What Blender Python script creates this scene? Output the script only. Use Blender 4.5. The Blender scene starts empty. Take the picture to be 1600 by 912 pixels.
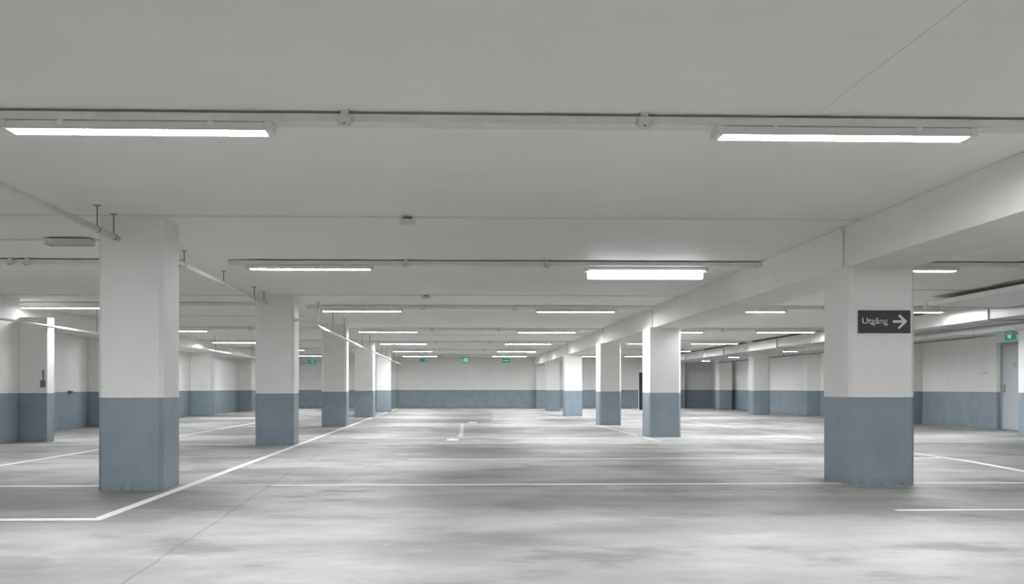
import bpy, bmesh, math, random
from mathutils import Vector, Matrix
random.seed(4)
S = bpy.context.scene
C = S.collection

# ---------------------------------------------------------------- camera, world, exposure
CAM_Z = 0.94
cam_data = bpy.data.cameras.new('camera')
cam = bpy.data.objects.new('camera', cam_data); C.objects.link(cam)
cam.location = (0, 0, CAM_Z)
cam.rotation_euler = (math.pi / 2, 0, -math.atan(0.034))
cam_data.sensor_width = 36; cam_data.sensor_fit = 'HORIZONTAL'
cam_data.lens = 36.0
cam_data.shift_x = (800 - 764) / 1600
cam_data.shift_y = (610 - 456) / 1600
cam_data.clip_start = 0.05; cam_data.clip_end = 200
S.camera = cam
world = bpy.data.worlds.new('world'); S.world = world; world.use_nodes = True
world.node_tree.nodes['Background'].inputs[0].default_value = (0.8, 0.85, 0.9, 1)
world.node_tree.nodes['Background'].inputs[1].default_value = 0.0
S.view_settings.view_transform = 'Standard'; S.view_settings.look = 'None'
S.view_settings.gamma = 1.0; S.view_settings.use_curve_mapping = False
S.view_settings.exposure = 0.0
LAMP = 152.0                                    # light given off by the lamp diffusers
S.cycles.max_bounces = 12; S.cycles.diffuse_bounces = 8; S.cycles.glossy_bounces = 4
S.cycles.sample_clamp_indirect = 8.0; S.cycles.caustics_reflective = False; S.cycles.caustics_refractive = False
S.cycles.use_denoising = True

SL = 0.0025                                    # the floor rises a little away from the viewer
def fz(y): return SL * y
CE = 2.54                                      # ceiling height
YB, YF = -9.0, 48.6                            # rear and far walls
XL, XR = -8.8, 12.2

# ---------------------------------------------------------------- materials
def mat(name):
    m = bpy.data.materials.new(name); m.use_nodes = True
    nt = m.node_tree; b = nt.nodes['Principled BSDF']
    return m, nt, b
def plain(name, col, rough=0.5, metal=0.0, spec=0.5, noise=0.05, scale=6.0):
    m, nt, b = mat(name)
    b.inputs['Roughness'].default_value = rough; b.inputs['Metallic'].default_value = metal
    b.inputs['Specular IOR Level'].default_value = spec
    g = nt.nodes.new('ShaderNodeNewGeometry'); n = nt.nodes.new('ShaderNodeTexNoise')
    n.inputs['Scale'].default_value = scale; n.inputs['Detail'].default_value = 5
    nt.links.new(g.outputs['Position'], n.inputs['Vector'])
    r = nt.nodes.new('ShaderNodeMapRange'); r.inputs['From Min'].default_value = .3; r.inputs['From Max'].default_value = .7
    r.inputs['To Min'].default_value = 1 - noise; r.inputs['To Max'].default_value = 1 + noise
    nt.links.new(n.outputs['Fac'], r.inputs['Value'])
    mx = nt.nodes.new('ShaderNodeVectorMath'); mx.operation = 'SCALE'
    mx.inputs[0].default_value = col[:3]
    nt.links.new(r.outputs['Result'], mx.inputs['Scale'])
    nt.links.new(mx.outputs['Vector'], b.inputs['Base Color'])
    return m
def emit(name, col, strength):
    m, nt, b = mat(name)
    b.inputs['Base Color'].default_value = (*col, 1)
    b.inputs['Emission Color'].default_value = (*col, 1)
    b.inputs['Emission Strength'].default_value = strength
    return m
def M_(nt, op, a=None, b=None, c=None):
    n = nt.nodes.new('ShaderNodeMath'); n.operation = op
    for i, v in enumerate((a, b, c)):
        if v is None: continue
        if isinstance(v, (int, float)): n.inputs[i].default_value = v
        else: nt.links.new(v, n.inputs[i])
    return n.outputs[0]
def mixc(nt, f, a, b):
    n = nt.nodes.new('ShaderNodeMix'); n.data_type = 'RGBA'
    if isinstance(f, (int, float)): n.inputs[0].default_value = f
    else: nt.links.new(f, n.inputs[0])
    for i, v in ((6, a), (7, b)):
        if isinstance(v, tuple): n.inputs[i].default_value = (*v, 1)
        else: nt.links.new(v, n.inputs[i])
    return n.outputs[2]
def noise(nt, vec, scale, detail=6, rough=.55, stretch=None, offs=(0, 0, 0)):
    if stretch:
        mp = nt.nodes.new('ShaderNodeMapping'); mp.inputs['Scale'].default_value = stretch
        mp.inputs['Location'].default_value = offs
        nt.links.new(vec, mp.inputs['Vector']); vec = mp.outputs['Vector']
    n = nt.nodes.new('ShaderNodeTexNoise'); n.inputs['Scale'].default_value = scale
    n.inputs['Detail'].default_value = detail; n.inputs['Roughness'].default_value = rough
    nt.links.new(vec, n.inputs['Vector']); return n.outputs['Fac']
def ramp(nt, v, a, b, lo=0., hi=1.):
    r = nt.nodes.new('ShaderNodeMapRange'); r.interpolation_type = 'SMOOTHSTEP'
    for k, x in (('From Min', a), ('From Max', b), ('To Min', lo), ('To Max', hi)): r.inputs[k].default_value = x
    nt.links.new(v, r.inputs['Value']); return r.outputs['Result']

WHITE = (0.84, 0.835, 0.805)
def two_tone():
    """white masonry paint above a blue-grey painted dado, 0.85 m over the floor"""
    m, nt, b = mat('white_and_blue_grey_wall_paint')
    g = nt.nodes.new('ShaderNodeNewGeometry'); sp = nt.nodes.new('ShaderNodeSeparateXYZ')
    nt.links.new(g.outputs['Position'], sp.inputs[0])
    h = M_(nt, 'SUBTRACT', sp.outputs['Z'], M_(nt, 'MULTIPLY', sp.outputs['Y'], SL))
    wob = M_(nt, 'MULTIPLY', noise(nt, g.outputs['Position'], 9, 2), .006)
    f = M_(nt, 'GREATER_THAN', M_(nt, 'ADD', h, wob), 0.855)
    n1 = noise(nt, g.outputs['Position'], 3.0, 6)
    n2 = noise(nt, g.outputs['Position'], 14, 4, .6, (1, 1, .25))
    blue = mixc(nt, ramp(nt, n1, .3, .7), (.215, .262, .305), (.255, .305, .35))
    blue = mixc(nt, ramp(nt, n2, .58, .75, 0, .35), blue, (.30, .33, .35))
    white = mixc(nt, ramp(nt, n1, .3, .7), (.80, .795, .775), (.835, .83, .81))
    scuff = M_(nt, 'MULTIPLY', ramp(nt, h, .0, .10, 1, 0), ramp(nt, n2, .4, .65))
    col = mixc(nt, f, mixc(nt, scuff, blue, (.19, .20, .20)), white)
    nt.links.new(col, b.inputs['Base Color'])
    nt.links.new(mixc(nt, f, (.42, .42, .42), (.62, .62, .62)), b.inputs['Roughness'])
    bp = nt.nodes.new('ShaderNodeBump'); bp.inputs['Strength'].default_value = .06; bp.inputs['Distance'].default_value = .01
    nt.links.new(noise(nt, g.outputs['Position'], 60, 3), bp.inputs['Height']); nt.links.new(bp.outputs[0], b.inputs['Normal'])
    return m
def ceiling_mat():
    m, nt, b = mat('white_ceiling_paint')
    g = nt.nodes.new('ShaderNodeNewGeometry'); P = g.outputs['Position']
    sp = nt.nodes.new('ShaderNodeSeparateXYZ'); nt.links.new(P, sp.inputs[0])
    n1 = noise(nt, P, 1.1, 6); n2 = noise(nt, P, 1.6, 5, .5, (.35, 1.6, 1))
    col = mixc(nt, ramp(nt, n1, .3, .7), (.875, .87, .835), (.90, .895, .865))
    col = mixc(nt, ramp(nt, n2, .5, .8, 0, .35), col, (.835, .825, .80))
    wob = M_(nt, 'MULTIPLY', noise(nt, P, 3, 3), .02)
    def seam(x0, w, y0, y1, dark):
        d = M_(nt, 'ABSOLUTE', M_(nt, 'SUBTRACT', M_(nt, 'ADD', sp.outputs['X'], wob), x0 + .01))
        k = ramp(nt, d, w * .5, w * 1.6, 1, 0)
        k = M_(nt, 'MULTIPLY', k, M_(nt, 'MULTIPLY', ramp(nt, sp.outputs['Y'], y0 - .1, y0 + .1), ramp(nt, sp.outputs['Y'], y1 - .1, y1 + .1, 1, 0)))
        return M_(nt, 'MULTIPLY', k, dark)
    s1 = seam(2.10, .004, -9, 6.0, .35); s2 = seam(-1.68, .004, 4.7, 6.0, .25)
    col = mixc(nt, s1, col, (.35, .34, .33)); col = mixc(nt, s2, col, (.9, .9, .88))
    nt.links.new(col, b.inputs['Base Color']); b.inputs['Roughness'].default_value = .55
    bp = nt.nodes.new('ShaderNodeBump'); bp.inputs['Strength'].default_value = .08; bp.inputs['Distance'].default_value = .02
    nt.links.new(noise(nt, P, 4, 5), bp.inputs['Height']); nt.links.new(bp.outputs[0], b.inputs['Normal'])
    return m
def floor_mat():
    m, nt, b = mat('worn_sealed_concrete')
    g = nt.nodes.new('ShaderNodeNewGeometry'); P = g.outputs['Position']
    sp = nt.nodes.new('ShaderNodeSeparateXYZ'); nt.links.new(P, sp.inputs[0])
    big = noise(nt, P, .34, 6, .55, (1, 1, 1), (3.1, 7.7, 0))
    mid = noise(nt, P, 1.2, 8, .62, (.8, 1.15, 1), (9, 2, 0))
    fine = noise(nt, P, 9, 8, .65)
    grit = noise(nt, P, 55, 4, .7)
    col = mixc(nt, ramp(nt, big, .35, .65), (.235, .231, .220), (.42, .416, .406))
    col = mixc(nt, ramp(nt, mid, .50, .68, 0, .75), col, (.185, .182, .172))
    col = mixc(nt, ramp(nt, mid, .46, .30, 0, .5), col, (.49, .487, .48))
    col = mixc(nt, ramp(nt, fine, .55, .75, 0, .35), col, (.22, .216, .204))
    col = mixc(nt, ramp(nt, fine, .42, .28, 0, .30), col, (.48, .475, .465))
    col = mixc(nt, ramp(nt, grit, .60, .75, 0, .25), col, (.20, .20, .19))
    wx = M_(nt, 'MULTIPLY', M_(nt, 'SUBTRACT', noise(nt, P, .9, 6), .5), 1.6)
    wy = M_(nt, 'MULTIPLY', M_(nt, 'SUBTRACT', noise(nt, P, .8, 6, .55, (1, 1, 1), (31, 5, 2)), .5), 1.7)
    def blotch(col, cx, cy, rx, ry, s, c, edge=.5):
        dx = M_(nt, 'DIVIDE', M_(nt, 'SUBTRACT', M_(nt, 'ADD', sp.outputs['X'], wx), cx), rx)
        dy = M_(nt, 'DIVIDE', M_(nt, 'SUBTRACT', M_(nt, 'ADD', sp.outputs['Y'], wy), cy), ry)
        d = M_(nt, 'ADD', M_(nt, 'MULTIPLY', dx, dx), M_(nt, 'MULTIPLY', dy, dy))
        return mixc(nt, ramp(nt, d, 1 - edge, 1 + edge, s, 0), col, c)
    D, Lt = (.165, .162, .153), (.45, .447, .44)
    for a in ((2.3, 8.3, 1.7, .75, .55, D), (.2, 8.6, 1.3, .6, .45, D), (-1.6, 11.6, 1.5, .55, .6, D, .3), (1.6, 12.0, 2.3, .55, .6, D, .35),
              (-.1, 12.6, .9, .9, .55, Lt, .3), (-5.3, 8.7, 3.4, 1.25, .55, D, .35), (.1, 15.9, 1.6, .4, .4, D), (-.4, 18.9, 2.4, .5, .45, D),  # the wide dark patch beside the big left pillar paints in its shadow
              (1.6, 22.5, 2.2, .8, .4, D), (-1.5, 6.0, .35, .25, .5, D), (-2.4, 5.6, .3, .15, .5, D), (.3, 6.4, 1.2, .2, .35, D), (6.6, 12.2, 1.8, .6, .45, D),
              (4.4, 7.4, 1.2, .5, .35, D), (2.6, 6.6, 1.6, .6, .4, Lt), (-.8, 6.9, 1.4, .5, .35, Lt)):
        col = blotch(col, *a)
    wob = M_(nt, 'MULTIPLY', M_(nt, 'SUBTRACT', noise(nt, P, 2.2, 5), .5), .05)
    def crack(x0, k, w, y0, y1, s):
        line = M_(nt, 'MULTIPLY_ADD', sp.outputs['Y'], k, x0)
        d = M_(nt, 'ABSOLUTE', M_(nt, 'SUBTRACT', M_(nt, 'ADD', sp.outputs['X'], wob), line))
        q = ramp(nt, d, w * .4, w * 1.4, 1, 0)
        q = M_(nt, 'MULTIPLY', q, M_(nt, 'MULTIPLY', ramp(nt, sp.outputs['Y'], y0, y0 + .3), ramp(nt, sp.outputs['Y'], y1 - .5, y1, 1, 0)))
        return M_(nt, 'MULTIPLY', q, s)
    col = mixc(nt, crack(-1.41, -.0365, .006, -9, 32, .55), col, (.08, .08, .075))
    col = mixc(nt, crack(-1.69, .053, .007, 10, 15, .5), col, (.10, .10, .095))
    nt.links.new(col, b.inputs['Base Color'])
    nt.links.new(ramp(nt, mid, .3, .7, .46, .60), b.inputs['Roughness'])
    b.inputs['Specular IOR Level'].default_value = .35
    bp = nt.nodes.new('ShaderNodeBump'); bp.inputs['Strength'].default_value = .12; bp.inputs['Distance'].default_value = .01
    nt.links.new(M_(nt, 'ADD', fine, M_(nt, 'MULTIPLY', grit, .4)), bp.inputs['Height']); nt.links.new(bp.outputs[0], b.inputs['Normal'])
    return m
def paint_mat(name, lo, hi):
    m, nt, b = mat(name)
    g = nt.nodes.new('ShaderNodeNewGeometry'); P = g.outputs['Position']
    f = noise(nt, P, 22, 8, .7)
    col = mixc(nt, ramp(nt, f, lo, hi), (.84, .84, .82), (.52, .515, .50))
    nt.links.new(col, b.inputs['Base Color']); b.inputs['Roughness'].default_value = .5
    return m
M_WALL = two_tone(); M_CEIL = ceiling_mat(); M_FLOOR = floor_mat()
M_WHITE = plain('white_beam_paint', WHITE, .6, noise=.03, scale=2.5)
M_TRIM = plain('white_trim_paint', (.72, .715, .69), .6, noise=.02)
M_LINE = paint_mat('white_road_paint', .5, .8)
M_FAINT = paint_mat('worn_white_road_paint', .30, .55)
M_PLASTIC = plain('white_lamp_housing', (.74, .74, .73), .4, noise=.01)
M_RAIL = plain('white_enamelled_rail', (.76, .76, .74), .5, .0, noise=.06, scale=12)
M_PIPE = plain('painted_steel_pipe', (.82, .82, .80), .28, .0, noise=.05, scale=9)
M_ROD = plain('grey_steel_rod', (.30, .30, .29), .5, .4, noise=.05)
M_DUCT = plain('galvanised_duct_sheet', (.62, .62, .60), .42, .25, noise=.06, scale=3)
M_BOX = plain('white_box_plastic', (.66, .66, .63), .5, noise=.02)
M_GREYBOX = plain('grey_box_plastic', (.16, .16, .15), .5, noise=.05)
M_HOLE = plain('black_plastic', (.02, .02, .02), .5, noise=0)
M_SIGN = plain('charcoal_sign_plate', (.030, .030, .032), .45, noise=.05)
M_LETTER = plain('light_grey_lettering', (.70, .70, .69), .5, noise=.02)
M_DOOR = plain('pale_grey_door_paint', (.50, .53, .56), .45, noise=.03)
M_FRAME = plain('grey_door_frame_paint', (.36, .38, .40), .45, noise=.03)
M_STEEL = plain('brushed_steel', (.35, .35, .36), .3, .9, noise=.05)
M_BLACK = plain('black_panel_paint', (.012, .012, .014), .5, noise=.1)
M_GREEN = emit('green_exit_panel', (.015, .30, .19), .35)
M_PICTO = emit('white_exit_pictogram', (.75, .9, .85), .35)
M_LENS = emit('glowing_lamp_diffuser', (.955, .975, 1.0), LAMP)
M_LENS_OPEN = emit('glowing_drop_diffuser', (.955, .975, 1.0), LAMP * .03)

# ---------------------------------------------------------------- mesh helpers
def link_mesh(name, bm, m, parent=None, smooth=False):
    bmesh.ops.recalc_face_normals(bm, faces=bm.faces[:])
    me = bpy.data.meshes.new(name); bm.to_mesh(me); bm.free()
    for x in (m if isinstance(m, (list, tuple)) else [m]): me.materials.append(x)
    if smooth:
        for p in me.polygons: p.use_smooth = True
    o = bpy.data.objects.new(name, me); C.objects.link(o)
    if parent: o.parent = parent
    return o
def box(bm, x0, x1, y0, y1, z0, z1, bev=0.0):
    r = bmesh.ops.create_cube(bm, size=1.0)
    vs = r['verts']
    for v in vs:
        v.co = Vector((x0 + (v.co.x + .5) * (x1 - x0), y0 + (v.co.y + .5) * (y1 - y0), z0 + (v.co.z + .5) * (z1 - z0)))
    if bev:
        es = list({e for v in vs for e in v.link_edges})
        bmesh.ops.bevel(bm, geom=es, offset=bev, segments=2, affect='EDGES', profile=.5)
def prism(bm, pts, axis, a, b):
    """closed 2-D outline pushed from a to b along an axis ('x','y','z')"""
    def P(p, t):
        return {'x': (t, p[0], p[1]), 'y': (p[0], t, p[1]), 'z': (p[0], p[1], t)}[axis]
    v0 = [bm.verts.new(P(p, a)) for p in pts]; v1 = [bm.verts.new(P(p, b)) for p in pts]
    n = len(pts)
    for i in range(n): bm.faces.new((v0[i], v0[(i + 1) % n], v1[(i + 1) % n], v1[i]))
    caps = [bm.faces.new(v0[::-1]), bm.faces.new(v1)]
    if n > 4:
        for f in caps: f.normal_update()
        bmesh.ops.triangulate(bm, faces=caps)
def tube(bm, p, q, r, n=14):
    p, q = Vector(p), Vector(q); d = q - p
    mt = Matrix.Translation((p + q) / 2) @ d.to_track_quat('Z', 'Y').to_matrix().to_4x4()
    bmesh.ops.create_cone(bm, cap_ends=True, segments=n, radius1=r, radius2=r, depth=d.length, matrix=mt)
def tag(o, label, cat, group=None):
    o['label'] = label; o['category'] = cat
    if group: o['group'] = group
    return o
def thing(name, label, cat, loc=(0, 0, 0), group=None, rotz=0):
    o = bpy.data.objects.new(name, None); C.objects.link(o); o.empty_display_size = .1
    o.location = loc; o.rotation_euler = (0, 0, rotz)
    return tag(o, label, cat, group)
def struct(o, label=None):
    o['kind'] = 'structure'
    if label: o['label'] = label
    return o
def copy_tree(o, parent=None):
    c = o.copy(); C.objects.link(c); c.parent = parent
    for ch in list(o.children): copy_tree(ch, c)
    return c

# ---------------------------------------------------------------- room shell
bm = bmesh.new()
v = [bm.verts.new((x, y, fz(y) + dz)) for dz in (-.25, 0) for x, y in ((XL - .4, YB - .3), (XR + .4, YB - .3), (XR + .4, YF + .3), (XL - .4, YF + .3))]
for f in ((0, 1, 2, 3), (4, 5, 6, 7), (0, 1, 5, 4), (1, 2, 6, 5), (2, 3, 7, 6), (3, 0, 4, 7)): bm.faces.new([v[i] for i in f])
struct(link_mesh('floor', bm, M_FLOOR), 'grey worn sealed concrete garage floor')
bm = bmesh.new(); box(bm, XL - .4, XR + .4, YB - .3, YF + .3, CE, CE + .25)
struct(link_mesh('ceiling', bm, M_CEIL), 'low white painted concrete ceiling')
bm = bmesh.new(); box(bm, XL - .3, XR + .3, YF, YF + .25, -.2, CE)
struct(link_mesh('wall_far', bm, M_WALL), 'far wall, white above a blue-grey dado')
bm = bmesh.new(); box(bm, XL - .3, XR + .3, YB - .25, YB, -.2, CE)
struct(link_mesh('wall_rear', bm, M_WALL), 'wall behind the viewer')
bm = bmesh.new(); box(bm, XL - .3, XL, YB, YF, -.2, CE)
struct(link_mesh('wall_left', bm, M_WALL), 'left side wall, white above a blue-grey dado')
bm = bmesh.new(); box(bm, XL, -7.57, YB, 18.12, -.2, CE)
struct(link_mesh('wall_left_near', bm, M_WALL), 'nearer, thicker stretch of the left side wall')
# right wall with the recessed door opening
DY0, DY1, DT = 21.72, 22.64, 2.015
bm = bmesh.new()
prism(bm, [(YB, -.2), (DY0, -.2), (DY0, DT), (DY1, DT), (DY1, -.2), (YF, -.2), (YF, CE), (YB, CE)], 'x', XR, XR + .3)
struct(link_mesh('wall_right', bm, M_WALL), 'right side wall with a recessed door opening')
# beams and soffits
def beam(name, label, x0, x1, y0, y1, z0, z1=CE):
    bm = bmesh.new(); box(bm, x0, x1, y0, y1, z0, z1, .008)
    return struct(link_mesh(name, bm, M_WHITE), label)
beam('beam_right', 'long white downstand beam over the right pillar row', 3.80, 4.48, YB, YF, 2.14)
beam('beam_left', 'white soffit along the top of the left wall', XL, -7.93, YB, YF, 2.215)
beam('beam_far_right', 'white soffit along the top of the right wall', 10.40, XR, YB, YF, 2.27)
# thin ceiling joint strips
def strip(n, x0, x1, y, z=CE - .012, w=.05):
    bm = bmesh.new(); prism(bm, [(y - w / 2, CE), (y - w / 2 + .008, z), (y + w / 2 - .008, z), (y + w / 2, CE)], 'x', x0, x1)
    struct(link_mesh('trim_%d' % n, bm, M_TRIM))
strip(1, -7.60, 3.8, 9.44); strip(2, -2.6, 3.8, 17.15); strip(3, -7.60, -3.3, 11.0); strip(4, -7.60, -3.3, 17.3); strip(5, 4.5, 9.5, 16.0)
strip(6, -2.6, 3.8, 29.4); strip(7, -2.6, 3.8, 36.0); strip(8, -7.9, -3.2, 22.0)

# ---------------------------------------------------------------- pillars
def pilaster(label, x0, x1, y0, y1, top):
    o = pillar('wall_pilaster', label, x0, x1, y0, y1, top, None, .01, 'pilaster')
    del o['category']; o['kind'] = 'structure'
def pillar(name, label, x0, x1, y0, y1, top, group, ch=.035, cat='pillar'):
    bm = bmesh.new()
    cx, cy = (x0 + x1) / 2, y0
    z0 = fz(y0) - .01
    a, b, c, d = x0 - cx, x1 - cx, 0, y1 - y0
    pts = [(a + ch, c), (b - ch, c), (b, c + ch), (b, d - ch), (b - ch, d), (a + ch, d), (a, d - ch), (a, c + ch)]
    prism(bm, pts, 'z', 0, top - z0)
    o = link_mesh(name, bm, M_WALL); o.location = (cx, cy, z0)
    return tag(o, label, cat, group)
gl, gr, go = 'pillars of the left row', 'pillars of the right row under the beam', 'pillars and pilasters by the side walls'
nth = ('nearest', 'second', 'third', 'fourth', 'farthest')
for k, (x0, x1, y) in enumerate(((-3.261, -2.674, 9.49), (-3.27, -2.640, 16.95), (-3.215, -2.617, 24.97), (-3.177, -2.56, 32.8), (-3.07, -2.494, 40.2))):
    lab = ('big square white and blue-grey pillar in left foreground with pipe meeting its top' if k == 0 else
           'second white and blue-grey pillar of the left row, where a ceiling pipe ends' if k == 1 else
           'shadowy third pillar of the left row, dark blue-grey below' if k == 2 else
           'fourth pillar of the left row, just behind the shadowy third one' if k == 3 else
           'farthest pillar of the left row, next to the far wall')
    pillar('pillar', lab, x0, x1, y, y + .60, CE, gl)
for k, (x0, x1, y, y1) in enumerate(((3.824, 4.472, 9.79, 10.5), (3.70, 4.326, 19.41, 20.05), (3.67, 4.227, 25.8, 26.45), (3.69, 4.280, 34.07, 34.7), (3.82, 4.379, 42.26, 42.86))):
    lab = ('big square pillar in right foreground carrying the dark Utgång sign' if k == 0 else
           'second pillar of the right row, with a black panel beside it' if k == 1 else
           'third pillar of the right row under the white beam' if k == 2 else
           'fourth pillar of the right row under the white beam' if k == 3 else
           'farthest and smallest pillar of the right row')
    pillar('pillar', lab, x0, x1, y, y1, 2.145, gr)
pillar('pillar', 'pillar cut by the right picture edge, beside the grey door', 10.89, 11.55, 18.85, 19.45, 2.275, go)
pillar('pillar', 'dark-sided pillar in the right bay, nearer of the two in its gap', 10.464, 11.05, 35.5, 36.12, 2.275, go)
pillar('pillar', 'small distant pillar in the right bay, nearest the far wall', 11.43, 12.03, 43.9, 44.56, 2.275, go)
pilaster('wide pilaster on left wall at the left picture edge, with grey box', -8.80, -7.10, 18.12, 18.45, 2.22)
pilaster('dark pilaster on left wall beside the big left pillar', -8.80, -8.1, 24.95, 25.45, 2.22)
pilaster('third pilaster of the left wall, seen just right of the big left pillar', -8.80, -8.12, 34.46, 35.0, 2.22)
pilaster('farthest pilaster of the left wall, beside the second left pillar', -8.80, -8.26, 42.06, 42.7, 2.22)
pilaster('pilaster on right wall left of the grey door, behind the sign pillar', 11.6, 12.20, 26.3, 26.8, 2.275)
pilaster('bright pilaster on right wall seen left of the sign pillar', 11.75, 12.20, 33.8, 34.6, 2.275)
pilaster('shallow pilaster ending the beam at the far wall', 3.88, 4.40, 48.25, 48.6, 2.145)
pilaster('slim pilaster in the far wall corner behind the left pillar row', -3.0, -2.72, 48.25, 48.6, CE)
pilaster('narrow dark pilaster at the far wall in the right bay', 10.4, 10.95, 48.25, 48.6, 2.275)

# ---------------------------------------------------------------- rails, lamps and boxes under the ceiling
def rail(label, x0, x1, y):
    t = thing('mounting_rail', label, 'rail', ((x0 + x1) / 2, y, CE), 'lamp mounting rails under the ceiling')
    h = (x1 - x0) / 2
    bm = bmesh.new()
    zt, zb, w = -.016, -.062, .068
    prism(bm, [(-w, zt), (-w, zb), (w, zb), (w, zt), (w - .004, zt), (w - .004, zb + .004), (-w + .004, zb + .004), (-w + .004, zt)], 'x', -h, h)
    link_mesh('channel', bm, M_RAIL, t)
    k = -h + .35
    while k < h:
        bm = bmesh.new(); box(bm, k - .02, k + .02, -.010, .010, -.0585, .0)
        link_mesh('hanger', bm, M_RAIL, t); k += 1.55
    return t
def make_lamp(label, x, y, L=1.54, z=CE - .063, drop=False, rot=0):
    t = thing('strip_lamp', label, 'lamp', (x, y, z), 'strip lamps under the ceiling', rot)
    h = L / 2
    bm = bmesh.new()
    prism(bm, [(-.060, 0), (-.070, -.008), (-.074, -.053), (-.066, -.053), (-.066, -.040), (.066, -.040), (.066, -.053), (.074, -.053), (.070, -.008), (.060, 0)] if not drop else [(-.060, 0), (-.070, -.010), (-.074, -.040), (.074, -.040), (.070, -.010), (.060, 0)], 'x', -h + .012, h - .012)
    link_mesh('housing', bm, M_PLASTIC, t)
    bm = bmesh.new()
    if drop:
        prism(bm, [(-.070, -.041), (-.066, -.134), (-.058, -.142), (.058, -.142), (.066, -.134), (.070, -.041)], 'x', -h + .04, h - .07)
        link_mesh('diffuser', bm, M_LENS_OPEN, t)
    else:
        box(bm, -h + .046, h - .046, -.064, .064, -.0525, -.044)
        link_mesh('diffuser', bm, M_LENS, t)
    for s in (-1, 1):
        bm = bmesh.new()
        a, b = sorted((s * h, s * (h - .045)))
        box(bm, a, b, -.077, .077, -.054, -.0005, .006)
        link_mesh('end_cap', bm, M_PLASTIC, t)
    for s in (-.55, .55):
        bm = bmesh.new(); box(bm, s * h - .018, s * h + .018, -.0755, .0755, -.030, -.0005, .002)
        link_mesh('mounting_clip', bm, M_RAIL, t)
    return t
def place_lamp(src, label, x, y, z=CE - .063, scale=1):
    o = copy_tree(src); o.location = (x, y, z); o['label'] = label; o.scale = (scale, 1, 1); return o
rows = (5.955, 12.62, 19.30, 26.13, 32.78, 39.1, 44.6)
ordn = ('first', 'second', 'third', 'fourth', 'fifth', 'sixth', 'seventh')
cl = (-1.81, -1.76, -1.73, -1.68, -1.62, -1.58, -1.49); cr = (2.29, 2.40, 2.30, 2.37, 2.37, 2.39, 2.40)
desc = {0: 'nearest row', 6: 'seventh and farthest row'}
L0 = make_lamp('glowing strip lamp at upper left, largest on the left of the picture', cl[0], rows[0])
place_lamp(L0, 'glowing strip lamp at upper right, largest on the right of the picture', cr[0], rows[0])
for k in range(1, 7):
    rn = desc.get(k, ordn[k] + ' row from the viewer')
    place_lamp(L0, 'strip lamp left of the middle bay, %s' % rn, cl[k], rows[k])
    if k == 1:
        make_lamp('strip lamp with deep bright hanging diffuser, right of middle bay, second row', cr[1], 12.72, drop=True)
    else:
        place_lamp(L0, 'strip lamp right of the middle bay, %s' % rn, cr[k], rows[k])
# left bay; its nearest lamp is unseen and added for light
lrows = {0: (5.955, -7.0), 1: (12.62, -9e9), 2: (18.74, -7.05), 3: (25.86, -6.92), 4: (32.05, -6.76), 5: (38.05, -6.27), 6: (44.4, -6.35)}
llab = {0: 'unseen strip lamp in the left bay, beyond the left picture edge', 2: 'strip lamp at the left picture edge, ending behind the big left pillar',
        3: 'strip lamp peeking out right of the big left pillar', 4: 'strip lamp between the first two left pillars, over the left wall',
        5: 'strip lamp just right of the second left pillar, upper of two', 6: 'strip lamp over the green sign between second and third left pillars'}
for k, (y, x) in lrows.items():
    if x > -100: place_lamp(L0, llab[k], x, y)
# right bay
for k in range(1, 7):
    y = (0, 12.55, 19.2, 26.0, 32.4, 38.7, 44.5)[k]
    rn = desc.get(k, ordn[k] + ' row')
    place_lamp(L0, 'strip lamp in right bay beside the beam, %s' % rn, (0, 5.50, 5.52, 5.62, 5.62, 5.60, 5.60)[k], y)
    if k > 1: place_lamp(L0, 'strip lamp in right bay beside the metal duct, %s' % rn, (0, 8.5, 8.55, 8.50, 8.30, 8.25, 8.2)[k], y)
# unseen lamps added behind and beside the viewer, to brighten the ceiling
place_lamp(L0, 'unseen strip lamp behind the viewer, left of the middle bay', -1.8, -.75)
place_lamp(L0, 'unseen strip lamp behind the viewer, right of the middle bay', 2.3, -.75)
place_lamp(L0, 'unseen strip lamp in the right bay, beyond the right picture edge', 6.6, 5.95)
for k, y in enumerate((-.75, -7.0)):
    for j, x in enumerate((-7.0, -1.8, 2.3, 6.6)):
        if k == 0 and j in (1, 2): continue
        place_lamp(L0, 'unseen strip lamp %s behind the viewer, %s' % (('just', 'far')[k], ('in the left bay', 'left of the middle bay', 'right of the middle bay', 'in the right bay')[j]), x, y)
place_lamp(L0, 'unseen strip lamp of the left bay in the second row, beyond the left picture edge', -7.0, 12.62)
# low lamps under the right soffit
for lab, x, y, s in (('short strip lamp under the right soffit, left of the green sign over the door', 10.62, 20.6, .36),
                     ('short strip lamp under soffit above the bright right wall pilaster', 10.40, 31.4, .30),
                     ('short strip lamp under soffit between the two small right bay pillars', 10.15, 36.9, .25),
                     ('tiny strip lamp under soffit left of the most distant right bay pillar', 10.30, 41.6, .22)):
    o = place_lamp(L0, lab, x, y, 2.20, s)

for k, y in enumerate(rows):
    rn = ('nearest', 'second', 'third', 'fourth', 'fifth', 'sixth', 'farthest')[k]
    rail('thin white %s rail across the middle bay ceiling, carrying two lamps' % rn, -7.58 if k == 0 else -2.75, 3.79, y)
for k, (y, x1) in enumerate(((12.62, -3.3), (18.74, -3.0), (25.86, -3.0), (32.05, -3.0), (38.05, -3.0), (44.4, -3.0))):
    rail('thin white rail across the left bay ceiling, %s from the viewer' % ordn[k], -7.58 if k == 0 else -7.9, x1, y)
for k, y in enumerate((12.55, 19.2, 26.0, 32.4, 38.7, 44.5)):
    rail('thin white rail across the right bay ceiling, %s from the viewer' % ordn[k], 4.5, 8.05 if k == 0 else 9.5, y)

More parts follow.
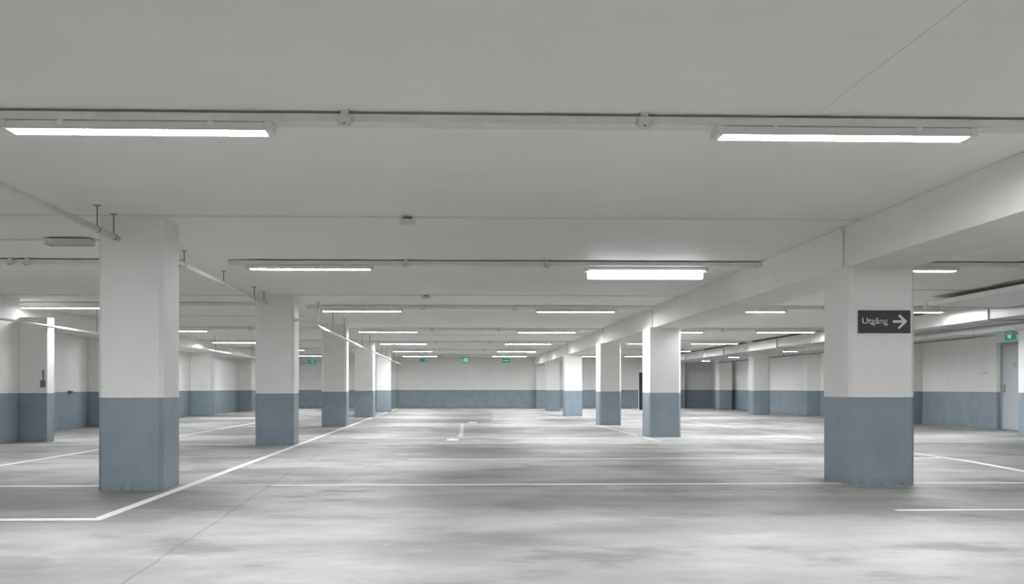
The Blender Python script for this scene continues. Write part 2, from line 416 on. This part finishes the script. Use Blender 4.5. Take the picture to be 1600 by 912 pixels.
def make_jbox(label, x, y):
    t = thing('junction_box', label, 'junction box', (x, y, CE - .0), 'junction boxes on the lamp rails')
    bm = bmesh.new(); box(bm, -.038, .038, -.102, -.070, -.092, -.022, .006); box(bm, -.022, .022, -.102, -.072, -.024, .0, .002)
    link_mesh('box_body', bm, M_BOX, t)
    bm = bmesh.new(); box(bm, -.032, .032, -.106, -.1015, -.086, -.030, .002); link_mesh('lid', bm, M_BOX, t)
    bm = bmesh.new(); tube(bm, (0, -.1055, -.078), (0, -.108, -.078), .005, 12); link_mesh('screw', bm, M_HOLE, t)
    for s in (-1, 1):
        bm = bmesh.new(); tube(bm, (s * .037, -.086, -.062), (s * .052, -.086, -.062), .010, 12)
        link_mesh('cable_gland', bm, M_GREYBOX if False else M_BOX, t)
    return t
J0 = make_jbox('small white junction box on the nearest rail, right of the left lamp', -.625, rows[0])
def place_jbox(label, x, y):
    o = copy_tree(J0); o.location = (x, y, CE); o['label'] = label
place_jbox('small white junction box on the nearest rail, left of the right lamp', 1.095, rows[0])
for k in range(1, 7):
    rn = desc.get(k, ordn[k] + ' row')
    place_jbox('small junction box left of centre on the rail, %s' % rn, -.60 + .01 * k, rows[k])
    place_jbox('small junction box right of centre on the rail, %s' % rn, 1.14, rows[k])
place_jbox('small junction box at the far left on the left bay rail, second row', -5.35, 12.62)
place_jbox('junction box next to the outermost one on the left bay rail, second row', -5.15, 12.62)
place_jbox('junction box on right bay rail near right picture edge, second row', 7.1, 12.55)
place_jbox('junction box on right bay rail left of the sign pillar, third row', 7.0, 19.2)
place_jbox('junction box on right bay rail, fourth row', 6.85, 26.0)
place_jbox('junction box on left bay rail right of the big left pillar, fourth row', -5.1, 25.86)

# smoke detectors on the ceiling joint
def detector(label, x, y):
    t = thing('smoke_detector', label, 'smoke detector', (x, y, CE - .012), 'ceiling smoke detectors')
    bm = bmesh.new(); bmesh.ops.create_cone(bm, cap_ends=True, segments=32, radius1=.045, radius2=.045, depth=.02, matrix=Matrix.Translation((0, 0, -.008)))
    link_mesh('base', bm, M_GREYBOX, t, True)
    bm = bmesh.new()
    prof = [(.0, -.062), (.030, -.060), (.062, -.052), (.076, -.040), (.078, -.024), (.070, -.018), (.0, -.018)]
    n = 36; ring = []
    for r, z in prof[1:-1]:
        ring.append([bm.verts.new((r * math.cos(2 * math.pi * i / n), r * math.sin(2 * math.pi * i / n), z)) for i in range(n)])
    for a, b in zip(ring, ring[1:]):
        for i in range(n): bm.faces.new((a[i], a[(i + 1) % n], b[(i + 1) % n], b[i]))
    bm.faces.new(ring[0]); bm.faces.new(ring[-1])
    link_mesh('cover', bm, M_BOX, t, True)
    return t
detector('round white smoke detector on the ceiling joint before the first pillars', -.43, 9.44)
detector('smoke detector on the second ceiling joint, above the third lamp row', -.47, 17.15)

# ---------------------------------------------------------------- pipes
def pipe(label, x, segs, r, hang, top, name='pipe', mtl=None, hr=.007):
    t = thing(name, label, 'pipe', (x, segs[0][0], segs[0][1]))
    oy, oz = segs[0][0], segs[0][1]
    for (ya, za, yb, zb) in segs:
        bm = bmesh.new(); tube(bm, (0, ya - oy, za - oz), (0, yb - oy, zb - oz), r, 20)
        link_mesh('tube', bm, mtl or M_PIPE, t, True)
    for y, dz in hang:
        s = [q for q in segs if q[0] <= y <= q[2]][0]
        z = s[1] + (s[3] - s[1]) * (y - s[0]) / (s[2] - s[0])
        bm = bmesh.new(); tube(bm, (0, y - oy, z - oz), (0, y - oy, dz - oz), hr, 8)
        box(bm, -.03, .03, y - oy - .02, y - oy + .02, dz - oz - .006, dz - oz)
        h = link_mesh('hanger', bm, M_ROD, t)
        bm = bmesh.new(); tube(bm, (0, y - oy - .007, z - oz), (0, y - oy + .007, z - oz), r + .003, 20)
        link_mesh('clamp', bm, M_ROD, h)
    return t
pipe('white pipe running from the left picture edge to the big left pillar', -3.08, [(-8.5, 2.33, 9.49, 2.333)], .028, [(y, CE) for y in (-4, 1.5, 5, 8.95, 9.38)], CE)
pipe('bright pipe between the first and second left pillars', -3.08, [(10.09, 2.375, 16.95, 2.375)], .026, [(y, CE) for y in (11.8, 13.8, 15.9, 16.7)], CE)
t = pipe('long bright pipe passing the right sides of the farther left pillars', -2.455, [(16.9, 2.10, 26, 2.105), (26, 2.105, 38, 2.13), (38, 2.13, 48.55, 2.16)], .023, [(y, CE) for y in (18.6, 20.8, 23.0, 27.5, 30, 34.8, 37.2, 42.4, 45.4)], CE)
bm = bmesh.new(); tube(bm, (0, .02, 0), (-.185, .02, 0), .023, 16); link_mesh('elbow', bm, M_PIPE, t, True)
pipe('long thin pipe under the left wall soffit', -7.06, [(-8.5, 1.98, 48.5, 2.16)], .020, [(y, CE) for y in (20.5, 26.5, 30.5, 36, 42)], CE)
# thin pipe elbow right of the big pillar
bm = bmesh.new(); tube(bm, (-3.08, 11.6, 2.33), (-3.7, 11.6, 2.31), .012); tube(bm, (-3.08, 11.6, 2.33), (-3.08, 11.6, 2.36), .012)
tag(link_mesh('branch_pipe', bm, M_ROD), 'short grey branch pipe under the bright pipe beside the big left pillar', 'pipe')
# flat galvanised box upper left
t = thing('metal_vent_box', 'small shiny galvanised box under the ceiling left of the big left pillar', 'vent', (-4.0, 10.9, CE))
bm = bmesh.new(); box(bm, -.27, .20, -.09, .09, -.075, -.012, .006); link_mesh('housing', bm, M_DUCT, t)
bm = bmesh.new()
for s in (-1, 1): box(bm, -.26, .19, s * .05 - .006, s * .05 + .006, -.079, -.0755)
box(bm, -.25, -.22, -.07, .07, -.079, -.0755); link_mesh('ribs', bm, M_STEEL, t)
# conduits down the beam face over each right pillar
for k, (x, y, d) in enumerate(((3.79, 9.86, 'nearest'), (3.79, 19.5, 'second'), (3.79, 25.9, 'third'), (3.79, 34.1, 'fourth'))):
    bm = bmesh.new(); tube(bm, (x, y, 2.145), (x, y, CE - .03), .009, 10); box(bm, x - .02, x + .012, y - .022, y + .022, CE - .05, CE)
    tag(link_mesh('conduit', bm, M_BOX), 'thin vertical conduit on the beam face above the %s right row pillar' % d, 'conduit', 'conduits on the beam')

# ducts in the right bay
t = thing('ventilation_duct', 'long rectangular galvanised ventilation duct along the right bay ceiling', 'duct', (9.95, 20, CE))
bm = bmesh.new(); box(bm, -.40, .40, -14, 28.5, -.33, -.05, .01); link_mesh('duct_body', bm, M_DUCT, t)
for y in (-11, -8, -5, -2, 1, 4, 7, 10, 13, 16, 19, 22, 25):
    bm = bmesh.new(); box(bm, -.425, .425, y - .02, y + .02, -.350, -.035, .004)
    link_mesh('flange', bm, M_DUCT, t)
t = thing('flat_duct', 'wide flat white duct near the ceiling at the right picture edge', 'duct', (8.75, 12, CE - .05))
bm = bmesh.new(); prism(bm, [(-.62, -.02), (-.64, -.035), (-.60, -.10), (.70, -.13), (.72, -.02)], 'y', -6, 5.4); link_mesh('duct_body', bm, M_PIPE, t)
bm = bmesh.new(); box(bm, -.66, .76, 5.3, 5.42, -.14, -.01, .004); link_mesh('end_flange', bm, M_PIPE, t)
t = thing('spiral_duct', 'round shiny duct under the soffit, left of the grey door', 'duct', (10.16, 13.6, 2.105))
bm = bmesh.new(); tube(bm, (0, -10, 0), (0, 12.5, 0), .075, 28); link_mesh('duct_tube', bm, M_DUCT, t, True)
for y in (-8, -5, -2, 1, 3.2, 6, 9, 12.4):
    bm = bmesh.new(); tube(bm, (0, y - .03, 0), (0, y + .03, 0), .080, 28); link_mesh('joint_ring', bm, M_DUCT, t, False)
pipe('thin dark pipe hung below the right soffit', 11.35, [(20.1, 2.10, 43.9, 2.14)], .02, [(y, 2.27) for y in (22, 26.2, 30, 34.9, 39, 43)], 2.27, mtl=M_ROD)

# ---------------------------------------------------------------- signs
# Utgång sign on the right foreground pillar
t = thing('exit_direction_sign', 'dark charcoal sign reading Utgång with an arrow, on the right pillar', 'sign', (4.161, 9.79, 1.607))
bm = bmesh.new(); box(bm, -.2545, .2545, -.022, 0, -.1095, .1095, .003); link_mesh('sign_plate', bm, M_SIGN, t)
def text_mesh(s, width, cap):
    cu = bpy.data.curves.new('lettering', 'FONT'); cu.body = s; cu.size = 1.0; cu.offset = .012
    tmp = bpy.data.objects.new('tmp', cu); C.objects.link(tmp)
    dg = bpy.context.evaluated_depsgraph_get(); dg.update()
    me = bpy.data.meshes.new_from_object(tmp.evaluated_get(dg))
    bpy.data.objects.remove(tmp)
    xs = [v.co.x for v in me.vertices]
    u = bpy.data.curves.new('u', 'FONT'); u.body = 'U'; uo = bpy.data.objects.new('u', u); C.objects.link(uo)
    dg = bpy.context.evaluated_depsgraph_get(); dg.update()
    um = bpy.data.meshes.new_from_object(uo.evaluated_get(dg)); uh = max(v.co.y for v in um.vertices)
    bpy.data.objects.remove(uo)
    sx = width / (max(xs) - min(xs)); sy = cap / uh; x0 = min(xs)
    bm = bmesh.new(); bm.from_mesh(me)
    for v in bm.verts: v.co = Vector(((v.co.x - x0) * sx, 0, v.co.y * sy))
    r = bmesh.ops.extrude_face_region(bm, geom=bm.faces[:])
    for g in r['geom']:
        if isinstance(g, bmesh.types.BMVert): g.co.y -= .0015
    return bm
bm = text_mesh('Utgång', .252, .055)
lt = link_mesh('lettering', bm, M_LETTER, t); lt.location = (-.220, -.0225, -.019)
bm = bmesh.new()
def bar2(bm, p, q, w, y0, y1):
    p, q = Vector((p[0], 0, p[1])), Vector((q[0], 0, q[1])); d = (q - p).normalized(); n = Vector((-d.z, 0, d.x)) * w / 2
    pts = [p - n, q - n, q + n, p + n]
    a = [bm.verts.new((v.x, y0, v.z)) for v in pts]; b = [bm.verts.new((v.x, y1, v.z)) for v in pts]
    for i in range(4): bm.faces.new((a[i], a[(i + 1) % 4], b[(i + 1) % 4], b[i]))
    bm.faces.new(a); bm.faces.new(b[::-1])
# one closed arrow outline
w = .026
A = [(.080, -w / 2 + .001), (.172, -w / 2 + .001), (.128, -.060), (.138, -.071), (.148, -.069), (.222, .001), (.150, .071), (.131, .056), (.172, w / 2 + .001), (.080, w / 2 + .001)]
prism(bm, A, 'y', -.0245, -.0222)
link_mesh('arrow', bm, M_LETTER, t)

def running_man(bm, s, y0, y1, ox=0, oz=0):
    """white door opening, running figure and arrow of an exit pictogram"""
    def R(x0, x1, z0, z1): box(bm, ox + x0 * s, ox + x1 * s, y0, y1, oz + z0 * s, oz + z1 * s)
    R(.12, .36, -.36, .36)
    for p, q, w in (((-.10, .18), (-.16, -.05), .10), ((-.16, -.05), (-.04, -.18), .07), ((-.04, -.18), (-.10, -.34), .06), ((-.16, -.05), (-.30, -.20), .07),
                    ((-.30, -.20), (-.40, -.18), .06), ((-.10, .14), (.04, .04), .05), ((-.12, .14), (-.28, .10), .05), ((-.28, .10), (-.33, .0), .05)):
        bar2(bm, (ox + p[0] * s, oz + p[1] * s), (ox + q[0] * s, oz + q[1] * s), w * s, y0, y1)
    tube(bm, (ox - .06 * s, y0, oz + .29 * s), (ox - .06 * s, y1, oz + .29 * s), .065 * s, 14)
# hanging sign
t = thing('exit_sign', 'green and white exit sign hanging by two rods in the middle distance', 'exit sign', (.489, 45.0, CE), 'green exit signs')
bm = bmesh.new(); box(bm, -.13, .13, -.03, .03, -.40, -.12, .006); link_mesh('sign_panel', bm, M_GREEN, t)
bm = bmesh.new(); running_man(bm, .26, -.036, -.0305, 0, -.26); link_mesh('pictogram', bm, M_PICTO, t)
for s in (-1, 1):
    bm = bmesh.new(); tube(bm, (s * .09, 0, -.125), (s * .09, 0, 0), .006, 8); link_mesh('hanging_rod', bm, M_ROD, t)
def wall_sign(label, x, y, z, w, h, kind, rotz=0):
    t = thing('exit_sign', label, 'exit sign', (x, y, z), 'green exit signs', rotz)
    bm = bmesh.new(); box(bm, -w / 2, w / 2, -.05, 0, -h / 2, h / 2, .006); link_mesh('sign_panel', bm, M_GREEN, t)
    bm = bmesh.new()
    if kind == 'man': running_man(bm, h * .95, -.056, -.0505)
    elif kind == 'faint':
        bar2(bm, (-w * .3, 0), (w * .3, 0), h * .14, -.053, -.0505)
    elif kind == 'dots':
        for k in (-1, 0, 1): tube(bm, (k * w * .28, -.0505, 0), (k * w * .28, -.056, 0), h * .22, 16)
    link_mesh('pictogram', bm, M_FAINT if kind == 'faint' else M_PICTO, t)
    return t
wall_sign('small dull green sign on the far wall under the left lamps', -1.515, 48.6, 2.375, .24, .15, 'faint')
wall_sign('green sign with three white symbols on the far wall, under right lamps', 2.47, 48.6, 2.36, .38, .17, 'dots')
wall_sign('pale green exit sign on far wall between second and third left pillars', -6.70, 48.6, 2.31, .34, .17, 'man')
wall_sign('green exit sign above the pale grey door at the right', 12.2, 22.03, 2.145, .36, .19, 'man', math.pi / 2 * -1)

# ---------------------------------------------------------------- door at the right
bm = bmesh.new(); zf = fz(22.2)
x0, x1 = XR + .10, XR + .145
bm = bmesh.new(); box(bm, x0, x1, DY0 + .06, DY1 - .06, zf + .012, DT - .06, .003)
door = struct(link_mesh('door_1', bm, M_DOOR), 'pale grey flush steel door recessed in the right wall')
bm = bmesh.new()
o_, i_ = (DY0 + .001, DY1 - .001), (DY0 + .062, DY1 - .062)
prism(bm, [(o_[0], zf), (i_[0], zf), (i_[0], DT - .062), (i_[1], DT - .062), (i_[1], zf), (o_[1], zf), (o_[1], DT - .001), (o_[0], DT - .001)], 'x', x0 - .02, XR + .2)
link_mesh('door_frame', bm, M_FRAME, door)
bm = bmesh.new(); box(bm, x0 - .02, XR + .2, i_[0], i_[1], zf - .002, zf + .02); link_mesh('threshold', bm, M_STEEL, door)
bm = bmesh.new(); yh = 22.49
box(bm, x0 - .010, x0 - .0005, yh - .025, yh + .025, .90, 1.09, .003)
tube(bm, (x0 - .005, yh, 1.02), (x0 - .055, yh, 1.02), .011); tube(bm, (x0 - .05, yh + .005, 1.02), (x0 - .05, yh - .12, 1.02), .010)
tube(bm, (x0 - .005, yh, .94), (x0 - .03, yh, .94), .018)
link_mesh('door_handle', bm, M_STEEL, door)
bm = bmesh.new(); box(bm, x0 - .006, x0 - .0005, 22.05, 22.12, 1.45, 1.56, .002); link_mesh('door_plate', bm, M_FRAME, door)
# blank behind the door so that no gap opens to the outside
bm = bmesh.new(); box(bm, XR + .3, XR + .34, DY0 - .2, DY1 + .2, -.1, DT + .2); struct(link_mesh('wall_door_back', bm, M_WHITE))
# little boxes on walls
bm = bmesh.new(); box(bm, -7.20, -7.12, 18.07, 18.122, 1.00, 1.12, .008); box(bm, -7.17, -7.15, 18.09, 18.122, 1.12, 1.30)
tag(link_mesh('switch_box', bm, M_GREYBOX), 'small grey switch box on the wide left wall pilaster', 'switch')
bm = bmesh.new(); box(bm, -8.8, -8.74, 23.65, 23.80, .875, .935, .008); tube(bm, (-8.74, 23.72, .905), (-8.72, 23.72, .905), .02)
tag(link_mesh('wall_socket', bm, M_GREYBOX), 'small dark socket on the left wall at the top of the blue-grey paint', 'socket')
bm = bmesh.new(); box(bm, XR - .03, XR, 23.05, 23.25, 1.33, 1.37, .004)
tag(link_mesh('wall_plate', bm, M_BOX), 'tiny white plate on the right wall left of the grey door', 'plate')
# black upright panel in the distance
t = thing('upright_panel', 'tall black upright panel standing behind the second right pillar', 'panel', (8.1, 43, fz(43)))
bm = bmesh.new(); box(bm, -.29, .29, -.02, .02, .02, 1.60, .004); link_mesh('panel_leaf', bm, M_BLACK, t)
bm = bmesh.new(); tube(bm, (-.31, 0, 0), (-.31, 0, 1.62), .018, 10); tube(bm, (.31, 0, 0), (.31, 0, 1.62), .018, 10); tube(bm, (-.31, 0, 1.61), (.31, 0, 1.61), .018, 10)
box(bm, -.34, -.28, -.25, .25, 0, .03); box(bm, .28, .34, -.25, .25, 0, .03)
link_mesh('panel_stand', bm, M_PLASTIC, t)

# ---------------------------------------------------------------- painted lines on the floor
def line(label, pts, w, m=M_LINE):
    """a painted strip along points on the floor plane"""
    bm = bmesh.new(); L, Rr = [], []
    P = [Vector((x, y)) for x, y in pts]
    for i, p in enumerate(P):
        d = (P[min(i + 1, len(P) - 1)] - P[max(i - 1, 0)]).normalized(); n = Vector((-d.y, d.x)) * w / 2
        L.append(p + n); Rr.append(p - n)
    ring = L + Rr[::-1]
    top = [bm.verts.new((q.x, q.y, fz(q.y) + .0025)) for q in ring]; bot = [bm.verts.new((q.x, q.y, fz(q.y) - .001)) for q in ring]
    bm.faces.new(top); bm.faces.new(bot[::-1])
    n = len(ring)
    for i in range(n): bm.faces.new((top[i], top[(i + 1) % n], bot[(i + 1) % n], bot[i]))
    bm.normal_update(); bmesh.ops.triangulate(bm, faces=[f for f in bm.faces if len(f.verts) > 4])
    return tag(link_mesh('parking_line', bm, m), label, 'floor marking', 'painted parking lines')
line('long straight white line past the left pillar row to the far wall', [(-2.552, 7.47), (-2.60, 25), (-2.62, 48.2)], .085)
line('white cross line at lower left meeting the long line at a corner', [(-8.1, 7.42), (-2.51, 7.42)], .12)
line('white cross line leading left from the foot of the big left pillar', [(-8.1, 9.95), (-3.27, 9.95)], .10)
line('white line across the middle bay between the two nearest pillars', [(-1.75, 9.96), (3.82, 9.98)], .085)
line('faint end of the nearest middle line beside the big left pillar', [(-2.5, 9.97), (-1.75, 9.96)], .07, M_FAINT)
line('white line at the right picture edge level with the sign pillar foot', [(4.48, 9.98), (9.5, 9.93)], .10)
line('short white line at lower right nearer than the sign pillar', [(3.4, 7.77), (4.0, 7.775), (9.5, 7.78)], .075)
line('white lengthwise line crossing the left bay behind the big left pillar', [(-5.56, 11.2), (-5.45, 14), (-5.38, 17.1), (-5.36, 34)], .08)
line('white cross line in the left bay, between first two left pillars', [(-8.75, 17.2), (-3.3, 17.2)], .11)
line('white cross line in the left bay farther back along the wall', [(-8.7, 23.3), (-3.4, 23.3)], .10)
line('slim white cross line in the distance of the left bay', [(-8.7, 29.5), (-3.4, 29.5)], .09, M_FAINT)
line('second white line across the middle bay, running on to the sign pillar', [(-.6, 13.52), (3.6, 13.58), (6.56, 13.6)], .09)
line('third white line across the middle bay, beyond the smudged patch', [(-.25, 17.35), (6.6, 17.6), (9.3, 17.6)], .09)
line('fourth white line across the middle bay, level with second right pillar', [(-1.9, 19.40), (2.9, 19.2)], .07)
line('faint fifth line across the middle bay, short piece at its left', [(-1.5, 25.8), (-.1, 25.8)], .09, M_FAINT)
line('faint farthest line across the middle bay before the far wall', [(-1.9, 33.2), (1.2, 33.2)], .10, M_FAINT)
line('lengthwise white line from the foot of the second right pillar', [(3.60, 17.68), (3.63, 19.38)], .08, M_FAINT)
line('faint lengthwise line running between second and third right pillars', [(3.62, 20.1), (3.62, 25.8)], .08, M_FAINT)
line('bent lengthwise white line right of the sign pillar', [(6.3, 9.99), (6.44, 11.36), (6.62, 13.0), (6.62, 14.8), (6.5, 17.5)], .08)
line('slim white cross line in the right bay before the bright pilaster', [(4.6, 21.8), (9.5, 21.8)], .10, M_FAINT)
line('faint lengthwise line in the right bay far behind the sign pillar', [(6.6, 18.5), (6.6, 34)], .08, M_FAINT)
# worn symbol in the middle of the aisle
bm = bmesh.new()
def patch(bm, pts):
    top = [bm.verts.new((x, y, fz(y) + .003)) for x, y in pts]; bot = [bm.verts.new((x, y, fz(y) - .001)) for x, y in pts]
    n = len(pts); bm.faces.new(top); bm.faces.new(bot[::-1])
    for i in range(n): bm.faces.new((top[i], top[(i + 1) % n], bot[(i + 1) % n], bot[i]))
patch(bm, [(.07, 19.8), (.17, 19.8), (.21, 22.5), (.25, 26.8), (.17, 26.8), (.13, 22.6)])
patch(bm, [(.10, 27.0), (.34, 26.95), (.34, 27.15), (.10, 27.2)])
patch(bm, [(.36, 27.4), (.60, 27.2), (.62, 28.4), (.44, 28.8)])
tag(link_mesh('aisle_marking', bm, M_FAINT), 'worn white painted mark in the middle of the far aisle', 'floor marking')
bm = bmesh.new()
patch(bm, [(-.14, 18.4), (.04, 18.3), (.10, 18.7), (-.04, 19.0), (-.13, 18.8)])
tag(link_mesh('paint_spot', bm, M_LINE), 'small white paint spot on the aisle floor nearer than the worn mark', 'floor marking')
